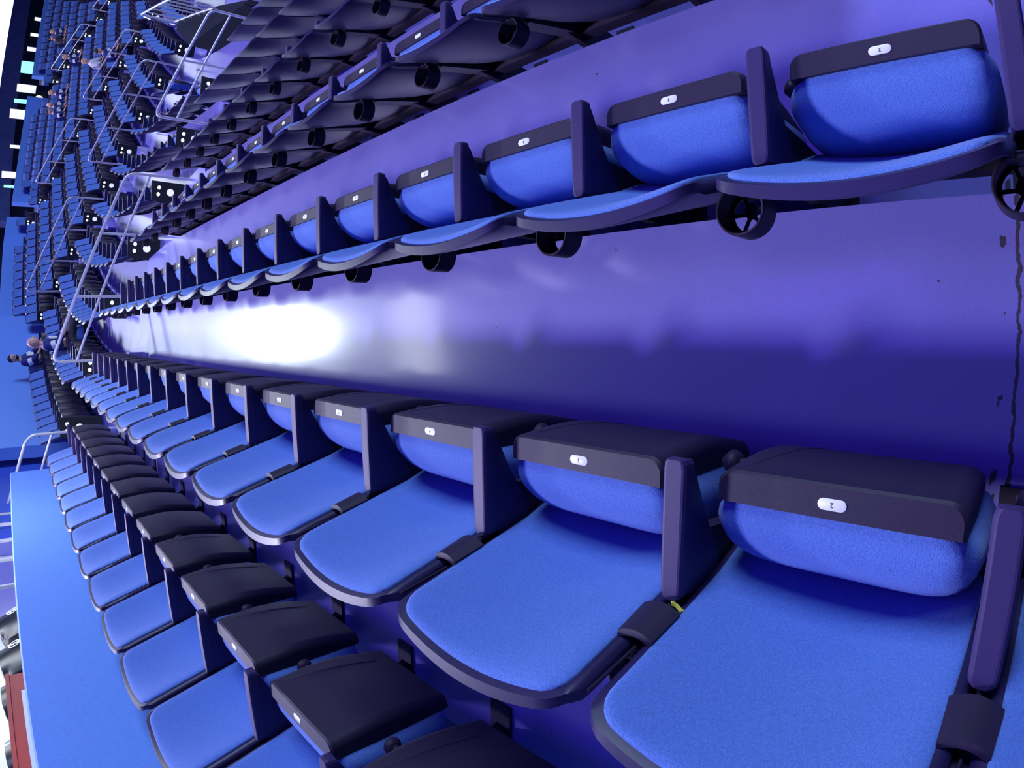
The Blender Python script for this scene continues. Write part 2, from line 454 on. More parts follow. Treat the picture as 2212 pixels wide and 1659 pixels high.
def stanchion():
    mb = MB()
    mb.prism([(-0.15, 0.515), (-0.268, 0.475), (-0.285, 0.40), (-0.30, 0.04), (-0.33, 0.0), (-0.17, 0.0), (-0.19, 0.04), (-0.16, 0.36)], -0.016, 0.016, 0.003)
    mb.box(-0.36, -0.10, -0.045, 0.045, 0.0, 0.012)
    mb.prism([(-0.262, 0.40), (-0.318, 0.655), (-0.332, 0.655), (-0.276, 0.40)], -0.034, 0.034, 0.0)
    return mb
def hinge():
    mb = MB()
    for sg in (-1,):
        mb.ball((-0.035, 0.245, 0.435), 0.026, 0.020, 0.026, 14, 8)
        mb.tube([(-0.035, 0.20, 0.435), (-0.035, 0.265, 0.435)], 0.012, 10)
    return mb
def clip():
    mb = MB(); rings = []
    for i in range(9):
        t = i / 8; z = 0.652 + 0.085 * t; x = -0.277 - (z - 0.65) * 0.28 + 0.004
        ring = []
        for j in range(9):
            a = j / 8 * 2 - 1; ring.append((x + 0.010 - 0.012 * a * a, a * (0.036 + 0.003 * (1 - t)), z))
        for j in range(8, -1, -1):
            a = j / 8 * 2 - 1; ring.append((x - 0.004 - 0.012 * a * a, a * (0.036 + 0.003 * (1 - t)), z))
        rings.append(ring)
    mb.loft(rings, True)
    mb.tube([(-0.275, 0, 0.60), (-0.287, 0, 0.66)], 0.0045, 8)
    mb.tube([(-0.322, 0, 0.73), (-0.350, 0, 0.86)], 0.003, 6)
    return mb
def cup_holder():
    mb = MB(); n = 36; cx, z0, z1, ro, ri = -0.386, 0.676, 0.738, 0.053, 0.0475
    ring = lambda r, z: [(cx + r * cos(2 * pi * i / n), r * sin(2 * pi * i / n), z) for i in range(n)]
    rs = [ring(ri, z0), ring(ri, z1), ring(ri + .0015, z1 + .001), ring(ro - 0.0015, z1 + .001), ring(ro, z1 - .001), ring(ro, z0), ring(ri, z0)]
    mb.loft(rs, False)
    mb.loft([ring(ri, z0), ring(ri, z0 + .004), ring(ri - 0.008, z0 + .004), ring(ri - 0.008, z0), ring(ri, z0)], False)
    for a in (0.4, 1.6, 2.7, 3.9, 5.2):
        p = [(cx, 0, z0 + .002), (cx + ri * cos(a), ri * sin(a), z0 + .002)]
        mb.tube(p, 0.0045, 6)
    mb.ball((cx + 0.006, 0, z0 + .002), 0.018, 0.016, 0.004, 14, 4)
    mb.prism([(-0.346, 0.676), (-0.346, 0.738), (-0.336, 0.738), (-0.330, 0.676)], -0.030, 0.030, 0.002)
    return mb
def stadium(cx, cy, z, L, W, n=12):
    P = []
    for sg in (1, -1):
        for i in range(n + 1):
            a = -pi / 2 + pi * i / n
            P.append((cx + W * sin(a) * sg, cy + sg * (L - W) + sg * W * cos(a), z))
    return P
def plate():
    mb = MB()
    mb.loft([stadium(-0.049, 0.0, PT, 0.024, 0.0098), stadium(-0.049, 0.0, PT + 0.0012, 0.024, 0.0098), stadium(-0.049, 0.0, PT + 0.0016, 0.0232, 0.0090)], True)
    return mb
def pan_ridge():
    mb = MB()
    def xs(z):
        b = (z - 0.17) / (PT - 0.17)
        return -0.016 + 0.016 * sin(pi * min(1, (1 - b) * 1.05)) ** 1.2 - 0.02 * (1 - b) ** 3
    pts = []
    for i in range(15):
        t = i / 14; z = 0.535 - 0.30 * t
        pts.append((xs(z) - 0.0005, 0.162 - 0.05 * sin(t * 1.5) , z))
    mb.tube(pts, 0.0022, 6)
    return mb

P = {}
for lod, (a, b) in {'hi': (26, 22), 'mid': (10, 8)}.items():
    P['shell_' + lod] = sharp(back_shell(a, b).mesh('back_shell', M['shell']), 50)
    P['pad_' + lod] = sharp(back_pad(a, b).mesh('back_pad', M['fabric']), 50)
    P['cushion_' + lod] = sharp(cushion(a, b).mesh('seat_cushion', M['fabric']), 60)
P['pan_hi'] = sharp(pan_shell(8, 14).mesh('seat_pan', M['plastic']), 30)
P['pan_mid'] = sharp(pan_shell(3, 5).mesh('seat_pan', M['plastic']), 30)
P['arm'] = sharp(armrest().mesh('armrest', M['smooth']), 14)
P['leg'] = sharp(stanchion().mesh('stanchion', M['plastic']), 30)
P['hinge'] = sharp(hinge().mesh('hinge', M['plastic']), 40)
P['clip'] = sharp(clip().mesh('joint_cover', M['plastic']), 40)
P['cup'] = sharp(cup_holder().mesh('cup_holder', M['plastic']), 35)
P['plate'] = sharp(plate().mesh('number_plate', M['label']), 35)
P['ridge'] = sharp(pan_ridge().mesh('moulded_ridge', M['plastic']), 60)

def low_seat(lod=0, opened=False):
    mb = MB()
    mb.cm = 0
    n = (6, 4) if lod == 0 else (4, 3)
    def append(o, cm):
        mb.cm = cm; k = len(mb.v); mb.v += o.v
        for f in o.f: mb.f.append([i + k for i in f])
        mb.m += [cm] * len(o.f); mb.sm += o.sm
    append(back_shell(*n), 0); append(back_pad(*n), 1); k_ = len(mb.v); append(cushion(4, 4), 1); append(pan_shell(1, 3), 2)
    if opened:
        for v in range(k_, len(mb.v)):
            x, y, z = mb.v[v]; mb.v[v] = (-0.20 + (z - 0.17), y, 0.34 - (x + 0.074))
    mb.cm = 0
    for v in range(len(mb.v)): pass
    y = 0.2665
    mb.prism([(0, 0.634), (-0.268, 0.634), (-0.276, 0.48), (-0.21, 0.48), (-0.02, 0.59)], y - 0.024, y + 0.024)
    mb.prism([(-0.20, 0.48), (-0.27, 0.48), (-0.33, 0.0), (-0.17, 0.0)], y - 0.018, y + 0.018)
    if opened: return mb
    mb.cm = 3
    mb.loft([stadium(-0.049, 0.0, PT + .0005, 0.024, 0.0098, 2), stadium(-0.049, 0.0, PT + 0.002, 0.024, 0.0098, 2)], True)
    return mb
LM = [M['shell'], M['fabric'], M['plastic'], M['label']]
LOWMB = low_seat()
P['low'] = sharp(LOWMB.mesh('far_seat', LM), 50)
STUFFMB = low_seat(1)
P['low_open'] = sharp(low_seat(0, True).mesh('far_open_seat', LM), 50)

NUMFONT = {}
def number_data(n):
    if n not in NUMFONT:
        c = bpy.data.curves.new('seat_number', 'FONT'); c.resolution_u = 4; c.body = str(n); c.size = 0.0125; c.align_x = 'CENTER'; c.align_y = 'CENTER'
        c.extrude = 0.0002
        tmp = bpy.data.objects.new('tmp_text', c); C.objects.link(tmp)
        me = bpy.data.meshes.new_from_object(tmp.evaluated_get(bpy.context.evaluated_depsgraph_get())); me.materials.clear(); me.materials.append(M['ink'])
        bpy.data.objects.remove(tmp); NUMFONT[n] = me
    return NUMFONT[n]
ORD = ['first', 'second', 'third', 'fourth', 'fifth', 'sixth', 'seventh', 'eighth', 'ninth', 'tenth', 'eleventh', 'twelfth', 'thirteenth', 'fourteenth', 'fifteenth', 'sixteenth', 'seventeenth', 'eighteenth', 'nineteenth', 'twentieth', 'twenty-first', 'twenty-second', 'twenty-third', 'twenty-fourth', 'twenty-fifth']
def place_seat(loc, h, w, level, label, group, number=None, cup=True, end_panel=False, clip_on=False, opened=False):
    t = thing('folding_seat', label, 'seat', loc, -h, group)
    sy = w / 0.53
    def part(name, me, y=0.0, scale=True, parent=t):
        o = bpy.data.objects.new(name, me); C.objects.link(o); o.parent = parent; o.location = (0, y, 0)
        return o
    if level == 2:
        o = bpy.data.objects.new('folding_seat_body', P['low_open' if opened else 'low']); C.objects.link(o); o.parent = t; o.scale = (1, sy, 1)
    else:
        s = 'hi' if level == 0 else 'mid'
        sh = part('back_shell', P['shell_' + s]); pd = part('back_pad', P['pad_' + s]); pn = part('seat_pan', P['pan_' + s]); cs = part('seat_cushion', P['cushion_' + s])
        for o in (sh, pd): o.scale = (1, sy, 1)
        for o in (pn, cs): o.scale = (1, sy, 1)
        pl = part('number_plate', P['plate'], 0.0)
        if number is not None:
            nm = bpy.data.objects.new('seat_number', number_data(number)); C.objects.link(nm); nm.parent = pl
            nm.matrix_local = Matrix(((0, -1, 0, -0.049), (1, 0, 0, 0.0), (0, 0, 1, PT + 0.0019), (0, 0, 0, 1)))
        ar = part('armrest', P['arm'], w / 2); part('stanchion', P['leg'], w / 2)
        if clip_on: part('joint_cover', P['clip'], w / 2)
        if True:
            if cup: part('cup_holder', P['cup'], w / 2)
        if level == 0:
            part('hinge', P['hinge'], -0.0)
            part('moulded_ridge', P['ridge'], 0.0, parent=t)
    if end_panel:
        mb = end_panel
        o = part('end_panel', mb[0], -w / 2)
        l1 = bpy.data.objects.new('row_disc', mb[1]); C.objects.link(l1); l1.parent = o
        for ml in mb[2:]:
            l2 = bpy.data.objects.new('aisle_light', ml); C.objects.link(l2); l2.parent = o
    return t
def end_panel_meshes():
    p = MB(); p.prism([(0.0, 0.64), (-0.28, 0.64), (-0.33, 0.50), (-0.33, 0.04), (-0.02, 0.04)], -0.045, -0.012, 0.004)
    d = MB(); n = 20
    d.loft([[(-0.16 + 0.055 * cos(2 * pi * i / n), y, 0.36 + 0.055 * sin(2 * pi * i / n)) for i in range(n)] for y in (-0.045, -0.049)], True)
    ls = []
    for (x, z) in ((-0.10, 0.53), (-0.20, 0.54)):
        l = MB(); l.loft([[(x + 0.028 * cos(2 * pi * i / n), y, z + 0.024 * sin(2 * pi * i / n)) for i in range(n)] for y in (-0.045, -0.051)], True)
        ls.append(sharp(l.mesh('aisle_light', M['glow'])))
    return sharp(p.mesh('end_panel', M['panel'])), sharp(d.mesh('row_disc', M['disc'])), ls[0], ls[1]
EPM = end_panel_meshes()

# near block ----------------------------------------------------------------
ROWNAME = {
    0: 'row facing the bright floor strip',
    1: 'cup-holder row beside the bright floor strip',
    -1: 'back row under the blue parapet',
    2: 'first dark row past the second floor strip',
    3: 'second dark row past the second floor strip',
    4: 'third dark row past the second floor strip',
    5: 'fourth dark row past the second floor strip',
    6: 'fifth dark row past the second floor strip',
    7: 'sixth dark row past the second floor strip',
    8: 'seventh dark row past the second floor strip',
    9: 'eighth dark row past the second floor strip'}
OFF = {0: (0.0, 0.53), 1: (0.004, 0.513), -1: (1.267, 0.543), 2: (2.065, 0.53)}
N_SEATS = 0
for k in range(-1, K1 + 1):
    off, W = OFF.get(k, (2.065 - 0.12 * (k - 2), 0.53))
    slots = []
    y = off - W * math.ceil((off + 0.9) / W) + W / 2
    while y + W / 2 < 8.5 - 0.22 * max(0, k) * 0.6 + 0.05:
        slots.append(y); y += W
    vis = []
    for y in slots:
        (px_, py_), h = near_pos(k * D, y)
        z = zrow(k)
        if any(seen((px_ + dx, py_ + dy, z + dz), 30) for dx in (0, -0.4) for dy in (-.25, .25) for dz in (0.3, 0.63, 0.9)): vis.append(y)
    vis = vis[{2: 1, 3: 1, 4: 2, 5: 1, 6: 1}.get(k, 0):]
    for i, y in enumerate(vis):
        (px_, py_), h = near_pos(k * D, y)
        dist = (Vector((px_, py_, zrow(k) + .6)) - CAMPOS).length
        level = 0 if dist < 3.6 else 1
        if k >= 3 or dist > 9.3: level = 2 if k > 3 or dist > 9.3 else 1
        if k in (0, 1):
            num = round((y - off) / W - 0.5) + 2
            extra = f' {num}' if k == 0 and num <= 4 else ''
        else: num = None; extra = ''
        lab = f'blue folding seat{extra}, {ORD[i]} from the camera, {ROWNAME[k]}'
        if num is not None and (num > 8 or num < 1): num = None
        place_seat((px_, py_, zrow(k)), h, W, level, lab, 'folding seats of the nearest block', num, clip_on=(k == 0))
        N_SEATS += 1
    # beam under the row
    if vis and k in (1, 2, 3):
        mb = MB(); rings = []
        y0, y1 = vis[0] - W / 2 - .1, vis[-1] + W / 2 + .02
        for i in range(9):
            y = y0 + (y1 - y0) * i / 8
            ring = []
            for (rx, rz_) in ((-0.21, 0.30), (-0.27, 0.30), (-0.27, 0.36), (-0.21, 0.36)):
                q, h = near_pos(k * D + rx, y); ring.append((*q, zrow(k) + rz_))
            rings.append(ring)
        mb.loft(rings, True, False)
        o = build('seat_beam', mb, M['plastic'])
        tag(o, f'dark steel beam under the {ROWNAME[k]}', 'beam', 'beams under the seat rows')
print('near seats', N_SEATS)

# the far seats that show largest in the picture: (block, row): seats from the aisle
SHOWN = {(0, -1): [0, 1, 2, 3, 4, 5, 6, 7, 8, 9, 11], (0, 0): [0, 1, 2, 3, 4, 5, 8, 9, 10, 11], (0, 1): [0, 1, 2, 3, 4, 5, 6, 7, 8, 9, 10], (0, 2): [0, 1, 2, 3, 4, 5, 6, 7, 8, 9], (0, 3): [0, 1, 2, 3, 5, 7, 8, 9], (0, 4): [0, 1, 2, 3, 4, 5, 6, 7, 8], (0, 5): [0, 1, 2, 3, 4, 5, 6, 7], (0, 6): [7], (1, -2): [4, 5, 6, 7, 8, 9, 10, 11], (1, -1): [0, 1, 2, 3, 4, 5, 6, 7, 8, 9, 10, 11], (1, 0): [0, 1, 2, 3, 4, 5, 6, 7, 8, 9, 10], (1, 1): [0, 1, 2, 3, 4, 5, 6, 7, 8, 9, 10], (1, 2): [0, 1, 2, 3, 4, 5, 6, 7, 8, 9], (1, 3): [0, 1, 2, 3, 4, 5, 6, 7, 8, 9], (1, 4): [0, 1, 2, 3, 4, 5, 6, 7, 8, 9], (1, 5): [0, 1, 2, 3, 4, 5, 6, 7, 8], (1, 6): [0, 1, 2, 3, 4, 5, 6, 7, 8], (1, 7): [0, 1, 2, 3, 4, 5, 6, 7], (2, -2): [0, 5, 7], (2, -1): [0, 1, 2, 9], (2, 0): [0, 1], (2, 1): [0, 1, 2], (2, 2): [0, 1, 2, 3, 4], (2, 3): [0, 1, 2, 12], (2, 4): [0, 1, 2, 8, 11], (2, 5): [0, 1, 5, 6, 11], (2, 6): [0, 1, 2, 3, 4, 5, 6], (2, 7): [0, 2], (3, -1): [0, 1], (3, 0): [0], (3, 1): [0], (3, 2): [0, 1], (3, 3): [0, 1], (3, 4): [0]}
RANK = {(q, k, i): 1 for (q, k), v in SHOWN.items() for i in v}
# far blocks -------------------------------------------------------------------
cands = []
for q in range(4):
    for k in range(KF[q][0], KF[q][1] + 1):
        rho = k * D
        tab = far_line(q, rho); L_ = tab[-1][0] - 2 * HALF
        if L_ < 1: continue
        n = int(L_ / 0.53); W = L_ / n
        for i in range(n):
            s = HALF + (i + 0.5) * W; t = t_at(tab, s)
            (x, y), h, zo = far_pos(q, rho, t)
            z = zrow(k) + zo
            if q == 0 and x > 4.2 and y < 13.2 and k >= 6: continue      # stairwell opening
            if q == 0 and k >= 7 and i < 9: continue
            if (q == 2 and k == -2 and 1.2 < s < 3.2) or (q == 3 and k == -2 and 0.7 < s < 3.0): continue      # portals
            if q == 1 and k == -2 and s < 2.9: continue
            if not seen((x, y, z + 0.6), 12): continue
            cands.append(((Vector((x, y, z + .6)) - CAMPOS).length, q, k, i, n, (x, y, z), h, W))
PEOPLE = [
    ((47, 768), dict(hair='hair_dark', beard=True, turn=-0.7), 'bearded dark-haired person in navy jersey with white stripes by the blue wall', (0,)),
    ((52, 742), dict(hair=None, turn=0.2), 'bald person in navy and white jersey beside the bearded person', (0,)),
    ((140, 122), dict(hair='hair_fair', stripe='cloth_white'), 'person in navy and white jersey beside the dark-haired pair, higher row', (2, 3)),
    ((186, 132), dict(jersey='pale', stripe=None, hair='hair_fair', lean=0.06), 'person in a pale lilac top leaning forward in the far block', (2, 3)),
    ((203, 108), dict(jersey='navy', hair='hair_dark', turn=1.2), 'dark-haired person beside the one in the pale lilac top', (2, 3)),
    ((104, 203), dict(hair='hair_fair'), 'person in striped navy jersey under the farther portal, upper of three', (2, 3)),
    ((98, 228), dict(hair=None), 'bald person in white-striped jersey under the farther portal, middle of three', (2, 3)),
    ((104, 246), dict(hair='hair_dark'), 'dark-haired person in white-striped jersey, lower of three under the farther portal', (2, 3)),
    ((110, 68), dict(hair='hair_fair'), 'person in navy jersey with white crest near the farthest parapet', (3,)),
    ((106, 88), dict(jersey='grey_cloth', stripe=None, hair='hair_dark'), 'person in dark clothing near the farthest parapet', (3,)),
]
used = set(); CHOSEN = []
for (u, v), kw, lab, qs in PEOPLE:
    best = None
    for c in cands:
        if c[1] not in qs or c[1:4] in used: continue
        x, y, z = c[5]; p = project((x - 0.1, y, z + 1.25))
        if p is None: continue
        e = math.hypot(p[0] - u, p[1] - v)
        if best is None or e < best[0]: best = (e, c)
    used.add(best[1][1:4]); CHOSEN.append((best[1], kw, lab))
# rows low in the block are hidden behind the near rows
cands.sort(key=lambda c: (c[1:4] not in used, -RANK.get(c[1:4], 0)))
QUOTA = 300 - N_SEATS
BLK = ['block past the nearest handrail', 'second block past the nearest handrail', 'third block past it', 'fourth block past it']
STUFF = []
for j, (dist, q, k, i, n, loc, h, W) in enumerate(cands):
    ep = EPM if (i == 0) else False
    if j < QUOTA or (i == 0 and j < QUOTA + 0):
        lab = f'blue seat {ORD[i]} from the aisle, {ORD[k - KF[q][0]]} row down, {BLK[q]}'
        if i == 0: lab = f'aisle seat with black end panel, {ORD[k - KF[q][0]]} row down, {BLK[q]}'
        place_seat(loc, h, W, 2, lab, 'folding seats of the farther blocks', end_panel=ep, opened=(q, k, i) in used)
    else:
        STUFF.append((loc, h, W, i))
if STUFF:
    mb = MB(); pm = MB()
    for loc, h, W, i in STUFF:
        mt = Matrix.Translation(loc) @ Matrix.Rotation(-h, 4, 'Z') @ Matrix.Diagonal((1, W / 0.53, 1, 1))
        k0 = len(mb.v); mb.v += [tuple(mt @ Vector(v)) for v in STUFFMB.v]
        for f in STUFFMB.f: mb.f.append([a + k0 for a in f])
        mb.m += STUFFMB.m; mb.sm += STUFFMB.sm
        if i == 0:
            for (me, mi) in ((EPM[0], 4), (EPM[1], 5), (EPM[2], 6), (EPM[3], 6)):
                k0 = len(mb.v); mt2 = mt @ Matrix.Translation((0, -W / 2, 0))
                mb.v += [tuple(mt2 @ v.co) for v in me.vertices]
                for p in me.polygons: mb.f.append([a + k0 for a in p.vertices]); mb.m.append(mi); mb.sm.append(False)
    o = obj('distant_seats', mb.mesh('distant_seats', LM + [M['panel'], M['disc'], M['glow']]))
    tag(o, 'mass of small blue folding seats in the farthest blocks round the bend', 'seats', None, 'stuff')
print('far seats', len(cands), 'stuff', len(STUFF))

# ------------------------------------------------------------------ handrails in the aisles
def rounded(pts, r=0.10, n=6):
    out = [Vector(pts[0])]
    for a, b, c in zip(pts, pts[1:], pts[2:]):
        a, b, c = Vector(a), Vector(b), Vector(c)
        u, v = (a - b), (c - b); ru = min(r, u.length * .45); rv = min(r, v.length * .45)
        p, q = b + u.normalized() * ru, b + v.normalized() * rv
        for i in range(n + 1):
            t = i / n; out.append((1 - t) ** 2 * p + 2 * t * (1 - t) * b + t * t * q)
    out.append(Vector(pts[-1]))
    return out
def handrail(q, r0, r1, label, zo=None, off=0.0, posts=3):
    (bx, by), h, z0 = AP[q]; z0 = z0 if zo is None else zo
    h = {0: 0.0, 1: 0.45, 2: 0.70, 3: 0.97}[q]
    def pt(rho, z): return (bx + rho * cos(h) + off * sin(h), by - rho * sin(h) + off * cos(h), z + z0)
    top = lambda rho: 1.08 - 0.385 * rho
    tread = lambda rho: zrow(math.floor((rho - NOSE) / D) + 1)
    t = thing('handrail', label, 'handrail', pt(r0, tread(r0)), 0, 'steel handrails in the stair aisles')
    T = Matrix.Translation(-Vector(pt(r0, tread(r0))))
    mb = MB(); mb.tube(rounded([pt(r0, tread(r0)), pt(r0, top(r0)), pt(r1, top(r1)), pt(r1, tread(r1))], 0.13), 0.021, 12); mb.xform(T)
    build('top_rail', mb, M['rail'], t, 60)
    mb = MB(); mb.tube([pt(r0, top(r0) - 0.32), pt(r1, top(r1) - 0.32)], 0.017, 10); mb.xform(T)
    build('middle_rail', mb, M['rail'], t, 60)
    for i in range(1, posts):
        rr = r0 + (r1 - r0) * i / posts
        mb = MB(); mb.tube([pt(rr, tread(rr)), pt(rr, top(rr))], 0.018, 10); mb.xform(T)
        build('post', mb, M['rail'], t, 60)
handrail(0, -0.02, 2.55, 'largest steel handrail, in the first aisle past the nearest block, upper of its pair')
handrail(0, 3.42, 5.25, 'steel handrail in the first aisle, lower of its pair, above the dark rows', posts=2)
handrail(1, -0.1, 2.2, 'steel handrail in the second aisle, upper of its pair', 0.14)
handrail(1, 3.05, 5.45, 'steel handrail in the second aisle, lower of its pair', 0.14)
handrail(2, 0.0, 2.35, 'thin steel handrail in the third aisle, upper of its pair', -0.15)
handrail(2, 3.05, 5.4, 'thin steel handrail in the third aisle, lower of its pair', -0.15)
handrail(3, 0.0, 2.4, 'small distant handrail in the fourth aisle, upper of its pair', -0.6)
handrail(3, 3.15, 5.4, 'small distant handrail in the fourth aisle, lower of its pair', -0.6)

# ------------------------------------------------------------------ parapets and concourse
def wall_sweep(name, pts, thick_dir, z0, z1, th, m, label=None):
    # pts: list of ((x, y), h, zo); wall between rho 0 and -th
    mb = MB(); rings = []
    for (x, y), h, zo in pts:
        a = (x, y); b = (x - th * cos(h), y + th * sin(h))
        rings.append([(a[0], a[1], z0), (b[0], b[1], z0), (b[0], b[1], z1 + zo - .01), (b[0] + .01 * cos(h), b[1], z1 + zo), (a[0] - .01 * cos(h), a[1], z1 + zo), (a[0], a[1], z1 + zo - .01)])
    mb.loft(rings, True, False)
    return struct(name, mb, m, label)
pts = [(near_pos(-1.47, s)[0], near_pos(-1.47, s)[1], 0) for s in [-2 + 10.85 * i / 10 for i in range(11)]]
wall_sweep('wall_left', pts, 0, -1, 1.715, 0.10, M['wall'], 'light blue parapet behind the near back row')
def far_wall(name, q, rho, s0, s1, zt, th=0.2):
    tab = far_line(q, rho); L_ = tab[-1][0]
    pts = []
    for i in range(13):
        t = t_at(tab, s0 + (L_ - s1 - s0) * i / 12); p, h, zo = far_pos(q, rho, t); pts.append((p, h, zo))
    return wall_sweep(name, pts, 0, -1, zt, th, M['wall'])
def wall_pts(q, rho, s0, s1, n=12, ext=0.0):
    tab = far_line(q, rho); out = []
    for i in range(n + 1):
        t = t_at(tab, s0 + (s1 - s0) * i / n); p, h, zo = far_pos(q, rho, t); out.append((p, h, zo))
    if ext:
        (x, y), h, zo = out[-1]; out.append(((x + sin(h) * ext, y + cos(h) * ext), h, zo))
    return out
wall_sweep('wall_left', wall_pts(0, -1.50, 1.85, 8.26, ext=1.75), 0, -1, 2.75, 0.2, M['wall'], 'light blue wall behind the block past the nearest handrail')
wall_sweep('wall_back', wall_pts(1, -2.36, 3.1, 8.02) + wall_pts(2, -2.36, 0.05, 1.75), 0, -1, 2.03, 0.2, M['wall'], 'long blue parapet round the bend')
wall_sweep('wall_back', wall_pts(2, -2.36, 2.85, 9.65) + wall_pts(3, -2.36, 0.05, 1.1), 0, -1, 1.93, 0.2, M['wall'], 'blue parapet between the two lit portals')
wall_sweep('wall_back', wall_pts(3, -2.36, 2.7, 10.5, ext=8), 0, -1, 1.85, 0.2, M['wall'], 'farthest blue parapet at the top of the stand')
# recessed portal walls
M['wall_shade'] = mat('blue_wall_shade_in_colour', (0.035, 0.09, 0.55), 0.6, 0.3, noise=0.06, nscale=60)  # same blue wall paint, with the portal's shade put into its colour
wall_sweep('wall_portal', [((-1.95, 8.3), 0.1, 0), ((-1.6, 12.4), 0.1, 0)], 0, -1, 3.2, 0.15, M['wall_shade'], 'shaded blue wall inside the nearest portal')
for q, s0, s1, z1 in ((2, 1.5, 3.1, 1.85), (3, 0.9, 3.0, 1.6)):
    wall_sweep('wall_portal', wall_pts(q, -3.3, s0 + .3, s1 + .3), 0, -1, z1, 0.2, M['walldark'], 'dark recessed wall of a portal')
    (x, y), h, zo = wall_pts(q, -3.25, (s0 + s1) / 2 + 0.3, (s0 + s1) / 2 + .3, 1)[0]
    t = thing('wall_lamp', 'warm lit lamp in the ' + ('nearer' if q == 2 else 'farther') + ' dark portal of the far parapet', 'lamp', (x, y, 1.30 + zo), -h, 'lamps in the far portals')
    mb = MB(); mb.box(-0.02, 0.03, -0.16, 0.16, -0.14, 0.14); build('lamp_housing', mb, M['panel'], t)
    mb = MB(); mb.ball((0.07, -0.06, 0.10), 0.07, 0.10, 0.16); build('lamp_globe', mb, M['lamp'], t)

# concourse behind the far parapets
M['fascia'] = mat('dark_blue_fascia', (0.05, 0.07, 0.20), 0.5, noise=0.2, nscale=2)
wall_sweep('ceiling', [((6, 34), 0.7, 0), ((14, 41), 0.95, 0), ((40, 58), 1.0, 0)], 0, 1.75, 2.85, 0.4, M['fascia'], 'dark fascia over the far concourse')
mb = MB()
mb.add([(6, 36, 2.9), (14, 43, 2.9), (38, 60, 2.9), (38, 62, 9), (14, 45, 9), (6, 38, 9)], [(0, 1, 4, 5), (1, 2, 3, 4)], False)
mb2 = MB()
for a, b in (((6, 36), (14, 43)), ((14, 43), (38, 60))):
    mb2.add([(a[0], a[1], 2.86), (b[0], b[1], 2.86), (b[0], b[1], 7.5), (a[0], a[1], 7.5), (a[0] - .3, a[1] + .4, 2.86), (b[0] - .3, b[1] + .4, 2.86), (b[0] - .3, b[1] + .4, 7.5), (a[0] - .3, a[1] + .4, 7.5)],
            [(0, 1, 2, 3), (7, 6, 5, 4), (0, 4, 5, 1), (3, 2, 6, 7), (0, 3, 7, 4), (1, 5, 6, 2)], False)
o = build('light_panel', mb2, M['cool']); tag(o, 'long glaring white light panel above the far concourse', 'light panel')
mb = MB()
for a, b in (((1, 34), (6, 36)), ((6, 36), (14, 43)), ((14, 43), (40, 61))):
    mb.add([(a[0], a[1], -1), (b[0], b[1], -1), (b[0], b[1], 2.7), (a[0], a[1], 2.7), (a[0] - .3, a[1] + .4, -1), (b[0] - .3, b[1] + .4, -1), (b[0] - .3, b[1] + .4, 2.7), (a[0] - .3, a[1] + .4, 2.7)],
            [(0, 1, 2, 3), (7, 6, 5, 4), (0, 4, 5, 1), (3, 2, 6, 7), (0, 3, 7, 4), (1, 5, 6, 2)], False)
struct('wall_concourse', mb, M['walldark'], 'dark wall at the back of the far concourse')
def far_box(az, el0, el1, daz, dist, m, name, label, cat, group=None):
    a = radians(az); x, y = CAM['X'] + dist * sin(a), CAM['Y'] + dist * cos(a)
    z0, z1 = CAM['Z'] + dist * math.tan(radians(el0)), CAM['Z'] + dist * math.tan(radians(el1))
    w_ = dist * radians(daz)
    t = thing(name, label, cat, (x, y, z0), -a, group)
    mb = MB(); mb.box(-w_ / 2, w_ / 2, -0.03, 0.03, 0, z1 - z0); build('screen_face', mb, m, t)
    mb = MB(); mb.box(-w_ / 2 - .03, w_ / 2 + .03, 0.031, 0.12, 0.0, z1 - z0 + .03); build('screen_case', mb, M['panel'], t)
SCR = [(17.9, 0.75, 0.7, 'screen', 'tall white lit board above the parapet between the portals'),
       (18.9, 0.5, 0.3, 'cyan', 'narrow cyan lit board above the parapet between the portals'),
       (19.9, 0.4, 0.6, 'screen', 'pale lit board just above the farther portal'),
       (21.5, 0.25, 0.9, 'cyan', 'wide cyan lit board above the farthest parapet'),
       (22.9, -0.05, 0.3, 'screen', 'small pale board right of the wide cyan board'),
       (24.0, -0.15, 0.22, 'screen', 'small pale board above the farthest parapet, middle of three'),
       (25.2, -0.3, 0.25, 'screen', 'small pale board above the farthest parapet, farthest of three'),
       (13.2, 1.05, 0.5, 'screen', 'white lit board above the parapet beside the nearer portal'),
       (12.3, 0.85, 0.2, 'cyan', 'small cyan board above the parapet beside the nearer portal'),
       (15.4, 0.55, 0.25, 'screen', 'narrow pale board above the parapet midway between the portals')]
mb = MB(); mb.loft([[(1, 33.8, 0.3), (5, 30, 0.3), (12, 34, 0.3), (22, 39, 0.3), (45, 62, 0.3), (14, 43, 0.3), (6, 36, 0.3)], [(1, 33.8, 0.55), (5, 30, 0.55), (12, 34, 0.55), (22, 39, 0.55), (45, 62, 0.55), (14, 43, 0.55), (6, 36, 0.55)]], True, False)
struct('floor_concourse', mb, M['floor'], 'floor of the far concourse')
for az0, e1, da, mm, lab in SCR:
    ds = 33 + (az0 - 12) * .45 + (2.0 if az0 > 25 else 0); e0 = math.degrees(math.atan((0.551 - CAM['Z']) / ds))
    far_box(az0, e0, e1, da, ds, M[mm], 'menu_screen', lab, 'screen', 'lit boards of the far concourse')

# portal railing in the first aisle, going up past the near parapet end
handrail(0, -2.55, -0.97, 'steel handrail beside the end of the light blue parapet, going up into the portal', off=0.12, posts=2)

